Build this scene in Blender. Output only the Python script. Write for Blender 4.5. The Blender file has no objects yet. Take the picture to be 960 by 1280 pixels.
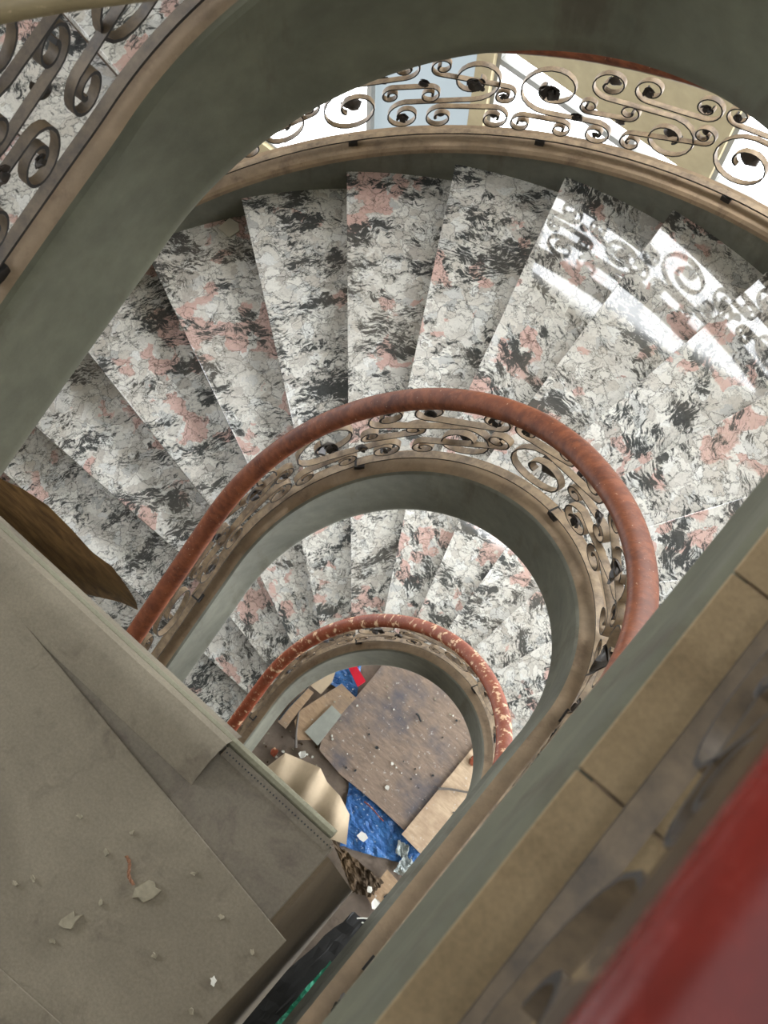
import bpy, bmesh, math, random
import numpy as np
from mathutils import Vector, Matrix, noise
random.seed(7)
PI = math.pi
scene = bpy.context.scene
C = scene.collection

# ---------------------------------------------------------------- camera
FOC = 1387.801                     # focal length in pixels of the 960x1280 frame
CAM = Vector((0.796, -0.882, 5.857))
tilt, roll, yaw = map(math.radians, (20.261, 4.667, -36.634))
up = Vector((math.sin(yaw), math.cos(yaw), 0)); rgt = Vector((math.cos(yaw), -math.sin(yaw), 0))
FWD = Vector((0, 0, -1)) * math.cos(tilt) + up * math.sin(tilt)
U0 = up * math.cos(tilt) + Vector((0, 0, 1)) * math.sin(tilt)
RV = rgt * math.cos(roll) + U0 * math.sin(roll)
UV = U0 * math.cos(roll) - rgt * math.sin(roll)
cd = bpy.data.cameras.new('camera'); cam = bpy.data.objects.new('camera', cd); C.objects.link(cam)
M3 = Matrix((RV, UV, -FWD)).transposed()
cam.matrix_world = Matrix.Translation(CAM) @ M3.to_4x4()
cd.sensor_fit = 'VERTICAL'; cd.sensor_height = 36; cd.lens = FOC / 1280 * 36
cd.clip_start = 0.02
cd.dof.use_dof = True; cd.dof.focus_distance = 4.6; cd.dof.aperture_fstop = cd.lens / 5.0
scene.camera = cam

# ---------------------------------------------------------------- light
world = bpy.data.worlds.new('world'); scene.world = world; world.use_nodes = True
bg = world.node_tree.nodes['Background']
bg.inputs[0].default_value = (0.93, 0.97, 1.0, 1); bg.inputs[1].default_value = 1.5
scene.view_settings.view_transform = 'Standard'; scene.view_settings.look = 'None'
scene.view_settings.exposure = 0.85; scene.view_settings.gamma = 1
WINDOW_EMIT = 9.0

# ---------------------------------------------------------------- helpers
def at(u, v, z):
    """the point of the horizontal plane z seen at photo pixel u, v"""
    d = RV * ((u - 480) / FOC) + UV * ((640 - v) / FOC) + FWD
    t = (z - CAM.z) / d.z
    return CAM + d * t
class MB:
    def __init__(s): s.v = []; s.f = []; s.m = []
    def add(s, vs, fs, mi=0):
        o = len(s.v); s.v += [tuple(v) for v in vs]
        s.f += [tuple(i + o for i in f) for f in fs]; s.m += [mi] * len(fs)
    def box(s, a, b, mi=0, mat=None):
        x0, y0, z0 = a; x1, y1, z1 = b
        vs = [Vector(q) for q in ((x0,y0,z0),(x1,y0,z0),(x1,y1,z0),(x0,y1,z0),(x0,y0,z1),(x1,y0,z1),(x1,y1,z1),(x0,y1,z1))]
        if mat: vs = [mat @ q for q in vs]
        s.add(vs, [(0,3,2,1),(4,5,6,7),(0,1,5,4),(1,2,6,5),(2,3,7,6),(3,0,4,7)], mi)
    def slab(s, poly, z0, z1, mi=0):
        """prism over a polygon of xy points (may carry own z offsets)"""
        n = len(poly); vs = []
        for p in poly: vs.append((p[0], p[1], z0 + (p[2] if len(p) > 2 else 0)))
        for p in poly: vs.append((p[0], p[1], z1 + (p[2] if len(p) > 2 else 0)))
        fs = [tuple(range(n - 1, -1, -1)), tuple(range(n, 2 * n))]
        fs += [(i, (i + 1) % n, n + (i + 1) % n, n + i) for i in range(n)]
        s.add(vs, fs, mi)
    def sweep(s, rings, closed=False, mi=0, mis=None, caps=True):
        """rings: list of equal-length point loops"""
        n = len(rings[0]); o = len(s.v)
        for r in rings: s.v += [tuple(q) for q in r]
        for k in range(len(rings) - 1):
            for i in range(n):
                j = (i + 1) % n
                s.f.append((o + k*n + i, o + k*n + j, o + (k+1)*n + j, o + (k+1)*n + i))
                s.m.append(mis[i] if mis else mi)
        if caps:
            s.f.append(tuple(o + i for i in range(n - 1, -1, -1))); s.m.append(mi)
            b = o + (len(rings) - 1) * n
            s.f.append(tuple(b + i for i in range(n))); s.m.append(mi)
    def build(s, name, mats, parent=None, smooth=False, bevel=0, angle=35):
        me = bpy.data.meshes.new(name); me.from_pydata(s.v, [], s.f)
        for m in (mats if isinstance(mats, (list, tuple)) else [mats]): me.materials.append(m)
        me.polygons.foreach_set('material_index', s.m)
        bm = bmesh.new(); bm.from_mesh(me); bmesh.ops.recalc_face_normals(bm, faces=bm.faces)
        if smooth:
            for f in bm.faces: f.smooth = True
            for e in bm.edges:
                if len(e.link_faces) == 2 and e.calc_face_angle(0) > math.radians(angle): e.smooth = False
        bm.to_mesh(me); bm.free()
        o = bpy.data.objects.new(name, me); C.objects.link(o)
        if parent: o.parent = parent
        if bevel:
            b = o.modifiers.new('bevel', 'BEVEL'); b.width = bevel; b.segments = 2; b.limit_method = 'ANGLE'
        return o
def tag(o, label=None, cat=None, group=None, kind=None):
    if label: o['label'] = label
    if cat: o['category'] = cat
    if group: o['group'] = group
    if kind: o['kind'] = kind
    return o
def empty(name, loc=(0, 0, 0)):
    o = bpy.data.objects.new(name, None); C.objects.link(o); o.location = loc; return o
def adopt(child, root):
    """parent keeping the child's world place"""
    child.parent = root; child.matrix_parent_inverse = Matrix.Translation(root.location).inverted()

# ---------------------------------------------------------------- materials
class NT:
    def __init__(s, name):
        s.m = bpy.data.materials.new(name); s.m.use_nodes = True; s.t = s.m.node_tree; s.n = s.t.nodes
        s.b = s.n['Principled BSDF']; s.out = s.n['Material Output']
    def L(s, a, b): s.t.links.new(a, b)
    def node(s, t, **k):
        x = s.n.new(t)
        for a, b in k.items():
            if a.startswith('i_'):
                key = a[2:].replace('_', ' '); x.inputs[key].default_value = b
            else: setattr(x, a, b)
        return x
    def coord(s, kind='Object'): return s.node('ShaderNodeTexCoord').outputs[kind]
    def pos(s): return s.node('ShaderNodeNewGeometry').outputs['Position']
    def mapping(s, vec, scale=(1,1,1), rot=(0,0,0)):
        x = s.node('ShaderNodeMapping'); s.L(vec, x.inputs[0]); x.inputs['Scale'].default_value = scale; x.inputs['Rotation'].default_value = rot
        return x.outputs[0]
    def noise(s, vec, scale, detail=4, rough=.55, dist=0, out=0):
        x = s.node('ShaderNodeTexNoise'); s.L(vec, x.inputs['Vector'])
        x.inputs['Scale'].default_value = scale; x.inputs['Detail'].default_value = detail
        x.inputs['Roughness'].default_value = rough; x.inputs['Distortion'].default_value = dist
        return x.outputs[out]
    def voro(s, vec, scale, feature='F1', out='Distance', rnd=1):
        x = s.node('ShaderNodeTexVoronoi', feature=feature); s.L(vec, x.inputs['Vector'])
        x.inputs['Scale'].default_value = scale; x.inputs['Randomness'].default_value = rnd
        return x.outputs[out]
    def ramp(s, fac, stops, mode='LINEAR'):
        x = s.node('ShaderNodeValToRGB'); s.L(fac, x.inputs[0]); r = x.color_ramp; r.interpolation = mode
        while len(r.elements) > 1: r.elements.remove(r.elements[-1])
        for i, (p, c) in enumerate(stops):
            e = r.elements[0] if i == 0 else r.elements.new(p)
            e.position = p; c = c if isinstance(c, (tuple, list)) else (c, c, c)
            e.color = (c[0], c[1], c[2], 1)
        return x.outputs[0]
    def mix(s, fac, a, b, mode='MIX'):
        x = s.node('ShaderNodeMix', data_type='RGBA', blend_type=mode)
        for v, k in ((fac, 0), (a, 6), (b, 7)):
            if isinstance(v, (int, float)): x.inputs[k].default_value = v
            elif isinstance(v, (tuple, list)): x.inputs[k].default_value = (v[0], v[1], v[2], 1)
            else: s.L(v, x.inputs[k])
        return x.outputs[2]
    def math(s, op, a, b=0.0):
        x = s.node('ShaderNodeMath', operation=op)
        for v, k in ((a, 0), (b, 1)):
            if isinstance(v, (int, float)): x.inputs[k].default_value = v
            else: s.L(v, x.inputs[k])
        return x.outputs[0]
    def vadd(s, a, b, sc=None):
        x = s.node('ShaderNodeVectorMath', operation='ADD'); s.L(a, x.inputs[0])
        if isinstance(b, tuple): x.inputs[1].default_value = b
        else: s.L(b, x.inputs[1])
        return x.outputs[0]
    def vscale(s, a, k):
        x = s.node('ShaderNodeVectorMath', operation='SCALE'); s.L(a, x.inputs[0]); x.inputs['Scale'].default_value = k
        return x.outputs[0]
    def bump(s, h, strength=.3, dist=.01):
        x = s.node('ShaderNodeBump'); s.L(h, x.inputs['Height']); x.inputs['Strength'].default_value = strength; x.inputs['Distance'].default_value = dist
        s.L(x.outputs[0], s.b.inputs['Normal'])
    def fin(s, col=None, rough=None, metal=0, spec=None):
        if col is not None:
            if isinstance(col, (tuple, list)): s.b.inputs['Base Color'].default_value = (col[0], col[1], col[2], 1)
            else: s.L(col, s.b.inputs['Base Color'])
        if rough is not None:
            if isinstance(rough, (int, float)): s.b.inputs['Roughness'].default_value = rough
            else: s.L(rough, s.b.inputs['Roughness'])
        s.b.inputs['Metallic'].default_value = metal
        if spec is not None: s.b.inputs['Specular IOR Level'].default_value = spec
        return s.m
def rgb(r, g, b):                                  # sRGB 0-255 -> linear
    f = lambda c: (c/255/12.92) if c/255 <= .04045 else ((c/255 + .055)/1.055)**2.4
    return (f(r), f(g), f(b))

def mat_granite(name='polished_granite', dust=0.0):
    n = NT(name)
    oi = n.node('ShaderNodeObjectInfo').outputs['Random']
    rv = n.node('ShaderNodeVectorRotate', rotation_type='Z_AXIS'); n.L(n.pos(), rv.inputs['Vector'])
    n.L(n.math('MULTIPLY', oi, 6.28), rv.inputs['Angle'])
    off = n.node('ShaderNodeCombineXYZ'); n.L(n.math('MULTIPLY', oi, 37.0), off.inputs[0]); n.L(n.math('MULTIPLY', oi, 91.0), off.inputs[1])
    P = n.vadd(rv.outputs[0], off.outputs[0])
    warp = n.vscale(n.vadd(n.noise(P, 7, 5, .65, out=1), (-.5, -.5, -.5)), .16)
    W = n.vadd(P, warp)
    warp2 = n.vscale(n.vadd(n.noise(P, 28, 4, .65, out=1), (-.5, -.5, -.5)), .05)
    W2 = n.vadd(W, warp2)
    cell = n.voro(W2, 17, out='Color')
    sep = n.node('ShaderNodeSeparateColor'); n.L(cell, sep.inputs[0])
    base = n.ramp(sep.outputs[0], [(0, rgb(196,190,182)), (.25, rgb(222,219,211)), (.5, rgb(238,236,229)), (.72, rgb(212,206,196)), (.88, rgb(240,240,236)), (1, rgb(190,190,187))])
    fine = n.noise(W2, 60, 4, .7)
    base = n.mix(.55, base, n.ramp(fine, [(.32, .5), (.52, 1)]), 'MULTIPLY')
    # pink feldspar islands
    pk = n.noise(W, 2.3, 2, .5)
    bigc = n.voro(W, 9, out='Color'); sp2 = n.node('ShaderNodeSeparateColor'); n.L(bigc, sp2.inputs[0])
    pmask = n.ramp(n.math('ADD', pk, n.math('MULTIPLY', sp2.outputs[1], .30)), [(.0, 0), (.775, 0), (.79, 1)])
    pinkc = n.mix(n.noise(W2, 22, 4, .6), rgb(192,146,134), rgb(228,194,184))
    base = n.mix(n.math('MULTIPLY', pmask, .85), base, pinkc)
    # thin dark cracks between crystals
    e1 = n.voro(W2, 17, 'DISTANCE_TO_EDGE'); e2 = n.voro(W, 7, 'DISTANCE_TO_EDGE')
    cr = n.mix(n.ramp(n.noise(P, 9, 3), [(.42, 0), (.6, 1)]), n.ramp(e1, [(0, .28), (.05, .92), (.08, 1)]), (1, 1, 1))
    base = n.mix(1, base, cr, 'MULTIPLY')
    base = n.mix(1, base, n.ramp(e2, [(0, .3), (.018, .8), (.035, 1)]), 'MULTIPLY')
    # streaky black biotite clusters
    S = n.mapping(n.vadd(P, n.vscale(n.vadd(n.noise(P, 3, 3, .6, out=1), (-.5,-.5,-.5)), .34)), (1, 2.6, 1))
    streak = n.noise(S, 19, 7, .74, .25)
    clus = n.noise(n.mapping(W, (1, 1.7, 1)), 3.4, 3, .6)
    k = n.math('ADD', n.math('MULTIPLY', streak, .70), n.math('MULTIPLY', clus, .68))
    bm_ = n.ramp(k, [(.0, 0), (.735, 0), (.765, 1)])
    bm2 = n.ramp(k, [(.0, 0), (.70, 0), (.75, .6)])
    base = n.mix(bm2, base, rgb(104,106,104))
    base = n.mix(n.math('MULTIPLY', bm_, .94), base, n.mix(n.noise(W2, 45), rgb(38,40,42), rgb(84,86,86)))
    # site dust
    dn = n.noise(n.pos(), 1.7, 4, .6)
    base = n.mix(n.ramp(dn, [(.45, 0), (.8, .35)]), base, rgb(150,138,122))
    rough = n.ramp(n.noise(n.pos(), 5, 5, .6), [(.35, .02), (.75, .09)])
    return n.fin(base, rough, spec=.55)
def mat_plaster(name, c1, c2, c3=None, scale=3, rough=.8, bump=.25):
    n = NT(name); P = n.pos()
    a = n.noise(P, scale, 6, .6, .6); b = n.noise(P, scale * 6, 5, .6)
    col = n.mix(n.ramp(a, [(.3, 0), (.7, 1)]), c1, c2)
    if c3: col = n.mix(n.ramp(n.noise(n.mapping(P, (1, 1, .25)), scale * 1.7, 5, .65), [(.55, 0), (.68, .7)]), col, c3)
    col = n.mix(.35, col, n.ramp(b, [(.3, .6), (.7, 1.15)]), 'MULTIPLY')
    n.bump(n.math('ADD', a, n.math('MULTIPLY', b, .4)), bump, .01)
    return n.fin(col, rough)
def mat_wood_rail(name, c1, c2, worn, amount, wsc=26, fleck=.6, gloss=(.38, .55)):
    n = NT(name); P = n.pos()
    col = n.mix(n.ramp(n.noise(P, 6, 5, .6), [(.3, 0), (.7, 1)]), c1, c2)
    grain = n.noise(n.mapping(P, (1, 1, 4)), 45, 4, .6)
    col = n.mix(.4, col, n.ramp(grain, [(.3, .6), (.65, 1.1)]), 'MULTIPLY')
    w = n.ramp(n.noise(n.mapping(P, (1, 1, 2.2)), wsc, 4, .62), [(amount, 0), (amount + .03, 1)])
    soft = n.ramp(n.noise(n.mapping(P, (1, 1, 2.2)), wsc, 4, .62), [(amount - .12, 0), (amount + .1, .55 if amount < .56 else .15)])
    col = n.mix(soft, col, worn)
    col = n.mix(w, col, worn) if amount > .56 else col
    fl = n.ramp(n.noise(P, 75, 3, .6), [(.68, 0), (.72, fleck)])
    col = n.mix(fl, col, rgb(206,178,150))
    n.bump(n.math('SUBTRACT', 1.0, w), .15, .003)
    return n.fin(col, n.ramp(grain, [(.3, gloss[0]), (.7, gloss[1])]), spec=.3 if fleck else .22)
def mat_iron(name, c1, c2, scale=14, rough=.55):
    n = NT(name); P = n.pos()
    col = n.mix(n.ramp(n.noise(P, scale, 5, .65), [(.35, 0), (.65, 1)]), c1, c2)
    n.bump(n.noise(P, 90, 3), .15, .002)
    return n.fin(col, rough, .0)
def mat_board(name, c1, c2, spot, rough=.9, fleck=None):
    n = NT(name); P = n.pos()
    a = n.noise(P, 2.6, 6, .62, .4)
    col = n.mix(n.ramp(a, [(.35, 0), (.68, 1)]), c1, c2)
    col = n.mix(.5, col, n.ramp(n.noise(P, 130, 4, .7), [(.3, .62), (.65, 1.1)]), 'MULTIPLY')
    sp = n.ramp(n.noise(n.vadd(P, n.vscale(n.noise(P, 3, 3, out=1), .5)), 5, 6, .7), [(.56, 0), (.7, .6)])
    col = n.mix(sp, col, spot)
    if fleck: col = n.mix(n.ramp(n.voro(P, 55), [(.0, .9), (.10, .6), (.14, 0)]), col, fleck)
    n.bump(n.noise(P, 60, 5, .65), .2, .003)
    return n.fin(col, rough)
def mat_ply(name, c1, c2, stain, scale=1.0):
    n = NT(name); P = n.pos()
    g = n.noise(n.mapping(P, (2 * scale, 9 * scale, 1), (0, 0, .62)), 5, 6, .65, .5)
    col = n.mix(n.ramp(g, [(.35, 0), (.65, 1)]), c1, c2)
    col = n.mix(n.ramp(n.noise(P, 2.4, 5, .6), [(.5, 0), (.68, .85)]), col, stain)
    col = n.mix(n.ramp(n.noise(P, 26, 5, .7), [(.62, 0), (.68, .7)]), col, rgb(205,200,190))
    n.bump(n.noise(P, 40, 4), .2, .004)
    return n.fin(col, .8)
def mat_card():
    n = NT('brown_corrugated_cardboard'); P = n.pos()
    g = n.noise(n.mapping(P, (4, 30, 4), (0, 0, .35)), 3, 5, .6, .3)
    col = n.mix(n.ramp(g, [(.35, 0), (.65, 1)]), rgb(98,72,44), rgb(142,108,66))
    n.bump(g, .4, .006)
    return n.fin(col, .85)
def mat_plain(name, c, rough=.6, var=.25, scale=12):
    n = NT(name)
    col = n.mix(var, c, n.ramp(n.noise(n.pos(), scale, 5, .6), [(.3, .4), (.7, 1.3)]), 'MULTIPLY')
    return n.fin(col, rough)
def mat_tarp(name, c1, c2, c3):
    n = NT(name); P = n.pos()
    a = n.noise(P, 8, 6, .65, 1.0); b = n.voro(n.vadd(P, n.vscale(n.noise(P, 9, 3, out=1), .12)), 16)
    col = n.mix(n.ramp(a, [(.35, 0), (.6, 1)]), c1, c2)
    col = n.mix(n.ramp(n.noise(P, 30, 5, .7), [(.6, 0), (.66, .9)]), col, c3)
    n.bump(n.math('ADD', a, b), .6, .02)
    return n.fin(col, .42)
def mat_glow(name, c, strength, tex=False):
    n = NT(name)
    e = n.b
    e.inputs['Base Color'].default_value = (.08, .09, .1, 1); e.inputs['Roughness'].default_value = .4
    e.inputs['Emission Strength'].default_value = strength
    if tex:
        n.L(n.mix(n.ramp(n.noise(n.pos(), 3.5, 7, .72), [(.45, 0), (.72, .35)]), c, rgb(190,205,215)), e.inputs['Emission Color'])
    else: e.inputs['Emission Color'].default_value = (*c, 1)
    return n.m

M = dict(
    granite=mat_granite(),
    riser=mat_board('riser_stone', rgb(92,74,60), rgb(72,60,50), rgb(50,42,36)),
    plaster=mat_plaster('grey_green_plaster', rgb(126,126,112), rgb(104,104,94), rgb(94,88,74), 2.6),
    plaster_shaded=mat_plaster('shaded_grey_green_plaster', rgb(104,104,86), rgb(84,84,70), rgb(74,66,52), 2.6),  # darker copy of the plaster, the upper stringer's shade put into its colour
    ledge=mat_plaster('dusty_brown_ledge', rgb(164,140,112), rgb(134,116,94), rgb(112,92,74), 4),
    ledge_tile=mat_board('dusty_brown_tile', rgb(164,142,110), rgb(132,114,86), rgb(104,84,60)),
    soffit=mat_plaster('soffit_plaster', rgb(120,120,106), rgb(96,96,86), None, 2),
    rail_worn=mat_wood_rail('worn_red_brown_handrail', rgb(130,72,46), rgb(92,50,36), rgb(152,90,58), .54, 22),
    rail_peel=mat_wood_rail('peeling_handrail', rgb(150,76,48), rgb(122,58,38), rgb(216,178,142), .575, 17),
    rail_red=mat_wood_rail('dark_red_handrail', rgb(112,34,26), rgb(80,24,20), rgb(110,36,30), .8, 26, 0, (.22, .3)),
    rail_dark=mat_wood_rail('dark_rail_moulding', rgb(74,60,42), rgb(58,46,34), rgb(110,92,66), .62),
    rail_dusty=mat_wood_rail('dusty_tan_handrail', rgb(150,136,104), rgb(128,114,88), rgb(166,150,118), .6),
    moulding=mat_wood_rail('handrail_moulding', rgb(158,118,82), rgb(128,90,62), rgb(190,160,122), .62),
    iron=mat_iron('dusty_tan_iron', rgb(172,150,122), rgb(116,100,84)),
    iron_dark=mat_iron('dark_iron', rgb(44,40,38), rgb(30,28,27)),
    iron_near=mat_iron('dark_dusty_iron', rgb(112,96,76), rgb(70,60,50)),
    leaf=mat_iron('cast_leaf', rgb(64,54,46), rgb(34,31,29), 25, .45),
    wall_warm=mat_plaster('beige_wall_paint', rgb(176,164,132), rgb(166,152,120), None, 1.2, .9, .08),
    wall_blue=mat_plaster('pale_blue_grey_plaster', rgb(186,198,200), rgb(160,176,180), rgb(140,146,142), 1.6),
    wall_plain=mat_plaster('raw_wall_plaster', rgb(186,182,170), rgb(160,156,146), None, 1.2),
    frame=mat_plain('grey_window_frame', rgb(150,150,146), .5, .15),
    glow=mat_glow('daylit_pane', rgb(250,253,255), 6.0),
    glow2=mat_glow('daylit_dusty_pane', rgb(250,252,253), 4.0, True),
    glow3=mat_glow('daylit_blue_grey_pane', rgb(196,212,218), .42, True),
    glow_r0=mat_glow('daylit_pane_low', rgb(246,250,255), 8.0), glow_r1=mat_glow('daylit_pane_mid', rgb(246,250,255), .5), glow_r2=mat_glow('daylit_pane_high', rgb(246,250,255), .2),
    glow_l0=mat_glow('added_pane_left_low', rgb(246,250,255), 3.0), glow_l1=mat_glow('added_pane_left_mid', rgb(246,250,255), 2.5), glow_l2=mat_glow('added_pane_left_high', rgb(246,250,255), 9.0),  # glowing panes of the added left-wall windows
    floor=mat_plaster('dusty_ground_concrete', rgb(150,134,118), rgb(122,108,96), rgb(92,80,70), 3),
    board=mat_board('dusty_grey_hardboard', rgb(140,131,114), rgb(118,110,95), rgb(90,80,70)),
    board2=mat_board('dark_grey_hardboard', rgb(124,116,102), rgb(108,101,90), rgb(88,78,72)),
    board_side=mat_board('beige_side_board', rgb(112,98,76), rgb(96,84,66), rgb(80,70,54)),
    board_edge=mat_board('green_grey_board_edge', rgb(134,132,112), rgb(118,115,97), rgb(98,94,80)),
    cardboard=mat_card(),
    card_beige=mat_plain('beige_cardboard', rgb(190,170,142), .8, .15),
    ply=mat_ply('worn_plywood', rgb(150,130,112), rgb(118,102,90), rgb(84,84,92)),
    ply_light=mat_ply('light_plywood', rgb(208,184,154), rgb(182,158,130), rgb(160,134,110)),
    ply_tan=mat_ply('tan_plywood', rgb(176,148,116), rgb(150,124,98), rgb(128,112,96)),
    tile_grey=mat_plain('grey_tile', rgb(150,152,142), .5),
    blue=mat_tarp('blue_tarp', rgb(40,88,150), rgb(62,116,176), rgb(196,206,212)),
    green=mat_tarp('green_tarp', rgb(8,92,66), rgb(20,120,88), rgb(40,130,100)),
    plastic=mat_tarp('clear_plastic', rgb(190,196,192), rgb(150,160,160), rgb(226,230,228)),
    red=mat_plain('red_plastic', rgb(196,28,50), .4),
    loose=mat_plain('pale_tile', rgb(214,206,190), .7, .15),
    splinter=mat_plain('splinter_wood', rgb(140,98,72), .8, .4, 120),
    black=mat_plain('gap_shade', rgb(26,25,24), .5),  # near-black colour for the sheet that stands in for shade
    shred=mat_board('shredded_brown_mat', rgb(96,76,52), rgb(62,50,38), rgb(40,32,26)),
    white=mat_plain('white_scrap', rgb(224,222,212), .8),
    steel=mat_plain('dull_steel', rgb(110,104,98), .4),
    dark_hole=mat_plain('dark_stone', rgb(40,44,46), .7),
    stone_bit=mat_plain('plaster_chip', rgb(152,144,124), .9, .35, 60),
)
M['glow'].node_tree.nodes['Principled BSDF'].inputs['Emission Strength'].default_value = WINDOW_EMIT

# ---------------------------------------------------------------- the plan of the stair (metres; s counts steps, anticlockwise start at the left leg)
RI, RO = 0.846, 2.819
PHI0, DPHI, K2 = -1.144, 12.43, -0.029
SY, SOY, OCY = 1.005, 1.012, -0.012
G, GL, H, RISE = 0.295, 0.30, 3.4, 0.123
CT, CB = 0.184, -0.307
DZ3, ZS3 = -0.214, -0.057
OFF = {-1: (0.062, -0.041), 0: (0, 0), 1: (0.023, 0.097)}
def phi_of(s): return PHI0 + s * DPHI + K2 * (s - 4) ** 2
def pitch(s, lev):
    t = min(max(phi_of(s), -60), 240) / 180 - .5
    z = s * RISE + .191 * t - .578 * (t*t - .25) + .189 * (t**3 - .25 * t)
    if lev == 1: z = min(z + ZS3 * (s - 5) + DZ3, ZLAND - H - CT)
    return z
ZLAND = 4.70
def ip(rho, s, lev=0):
    """point of the inner string line; z is the pitch line"""
    phi = phi_of(s); e = math.radians(min(max(phi, 0), 180))
    rr = rho * (1 - .011 * math.cos(2*e) + .011 - .009 * math.sin(2*e))
    x = -rr * math.cos(e) + .020 * math.sin(e); y = rr * SY * math.sin(e)
    y -= max(-phi, 0) / DPHI * G + max(phi - 180, 0) / DPHI * GL
    z = pitch(s, lev)
    if lev == 1: x -= .005 * min(1, max(0, (phi - 140) / 40))
    return Vector((x + OFF[lev][0], y + OFF[lev][1], z + lev * H))
def op(rho, s, lev=0):
    """point of the outer string line"""
    phi = phi_of(s); e = math.radians(min(max(phi, 0), 180))
    x = -rho * math.cos(e); y = rho * SOY * math.sin(e) + OCY
    y -= max(-phi, 0) / DPHI * G + max(phi - 180, 0) / DPHI * GL
    return Vector((x + OFF[lev][0], y + OFF[lev][1], pitch(s, lev) + lev * H))
def tread_z(s, lev): return pitch(s, lev) + lev * H
def frange(a, b, n): return [a + (b - a) * i / n for i in range(n + 1)]

LEVNAME = {-1: 'lowest', 0: 'middle', 1: 'upper'}
# ---------------------------------------------------------------- stair flights
def flight(lev, s0, s1, label):
    root = empty('staircase_flight', (0, 0, lev * H)); tag(root, label, 'staircase')
    for s in range(s0, s1):
        a = op(RO, s, lev); z = tread_z(s, lev)
        def line(sv, rin, rout):
            p = ip(rin, sv, lev); q = op(rout, sv, lev); return p, q
        # tread slab with a small nosing
        poly = []
        ov = -.03 / .35
        inn = [ip(RI + .05, t, lev) for t in frange(s + ov, s + 1.12, 5)]
        out = [op(RO + .01, t, lev) for t in frange(s + ov * .6, s + 1.05, 6)]
        poly = [(q.x, q.y) for q in inn] + [(q.x, q.y) for q in reversed(out)]
        m = MB(); m.slab(poly, z - .032, z); o = m.build('tread', M['granite'], bevel=.003); adopt(o, root)
        m = MB()
        i0, i1 = ip(RI + .05, s + .03, lev), ip(RI + .05, s + .12, lev); o0, o1 = op(RO + .01, s + .01, lev), op(RO + .01, s + .05, lev)
        zp = tread_z(s - 1, lev)
        m.slab([(i0.x, i0.y), (o0.x, o0.y), (o1.x, o1.y), (i1.x, i1.y)], zp + .001, z - .033)
        o = m.build('riser', M['riser']); adopt(o, root)
    # soffit slab under the steps
    m = MB(); rings = []
    for s in frange(s0, s1, (s1 - s0) * 3):
        p = ip(RI + .05, s, lev); q = op(RO + .02, s, lev); z = tread_z(s, lev)
        rings.append([(p.x, p.y, z - .20), (q.x, q.y, z - .20), (q.x, q.y, z - .285), (p.x, p.y, z - .285)])
    m.sweep(rings); o = m.build('soffit', M['soffit']); adopt(o, root)
    # inner string: plaster face towards the well and a dusty ledge on top
    m = MB(); rings = []
    sa, sb = (s0, s1) if lev < 1 else (s0 - .6, 22)
    n = int((sb - sa) * 5)
    for s in frange(sa, sb, n):
        z = ip(RI, s, lev).z
        prof = [(RI, CB), (RI - .012, CB + .03), (RI - .012, CB + .06), (RI, CB + .085), (RI, CT - .05), (RI + .003, CT - .018), (RI + .014, CT - .004), (RI + .03, CT), (RI + .125, CT), (RI + .125, CB)]
        ring = []
        for r, dz in prof:
            q = ip(r, s, lev); ring.append((q.x, q.y, z + dz))
        rings.append(ring)
    mis = [0, 0, 0, 0, 0, 0, 1 if lev < 1 else 0, 1, 0, 0]
    m.sweep(rings, mis=mis); o = m.build('stringer', [M['plaster_shaded' if lev == 1 else 'plaster'], M['ledge']], smooth=True); adopt(o, root)
    return root
F0 = flight(0, -9, 20, 'middle staircase flight of black, white and pink granite treads curving round the well')
F1 = flight(-1, -9, 20, 'lowest staircase flight of granite treads seen through the middle of the well')
F2 = flight(1, -2, 14, 'upper staircase flight, its shaded grey-green curved stringer sweeping across the top')

# plaster chips and a paint patch knocked off the stringers are left as relief in the plaster; outer string of the middle flight
def outer_string(lev, s0, s1, root):
    m = MB(); rings = []
    for s in frange(s0, s1, int((s1 - s0) * 5)):
        z = op(RO, s, lev).z
        ring = []
        for r, dz in [(RO, -.32), (RO, .12), (RO - .025, .135), (RO - .025, .165), (RO - .01, .178), (RO + .13, .178), (RO + .15, .15), (RO + .15, -.32)]:
            q = op(r, s, lev); ring.append((q.x, q.y, z + dz))
        rings.append(ring)
    m.sweep(rings, mis=[0, 1, 1, 1, 1, 0, 0, 0]); o = m.build('outer_stringer', [M['plaster'], M['ledge']], smooth=True); adopt(o, root)
outer_string(0, -5, 18, F0)
outer_string(1, -2, 14, F2)
outer_string(-1, -9, 18, F1)

# ---------------------------------------------------------------- balustrades
def spiral(c, r, a0, turns, d, n=26, inner=.24):
    """from the eye outwards, ending on radius r at angle a0 going in direction d"""
    pts = []
    for i in range(n + 1):
        t = i / n; a = a0 - d * turns * 2 * PI * (1 - t)
        rr = r * (inner + (1 - inner) * t ** .8)
        pts.append((c[0] + rr * math.cos(a), c[1] + rr * math.sin(a)))
    return pts
def s_scroll(c1, r1, c2, r2, d1, t1=1.35, t2=1.35):
    """two spirals joined by the inner tangent of their circles (S-scroll)"""
    dx, dy = c2[0] - c1[0], c2[1] - c1[1]; D = math.hypot(dx, dy); base = math.atan2(dy, dx)
    k = min(.999, (r1 + r2) / D)
    a = base - d1 * math.acos(k)                     # leave circle 1 here, travelling round it in direction d1
    b = a + PI
    A = spiral(c1, r1, a, t1, d1); B = spiral(c2, r2, b, t2, d1 )   # B is walked backwards
    B = spiral(c2, r2, b, t2, d1)
    return A + B[::-1]
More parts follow.
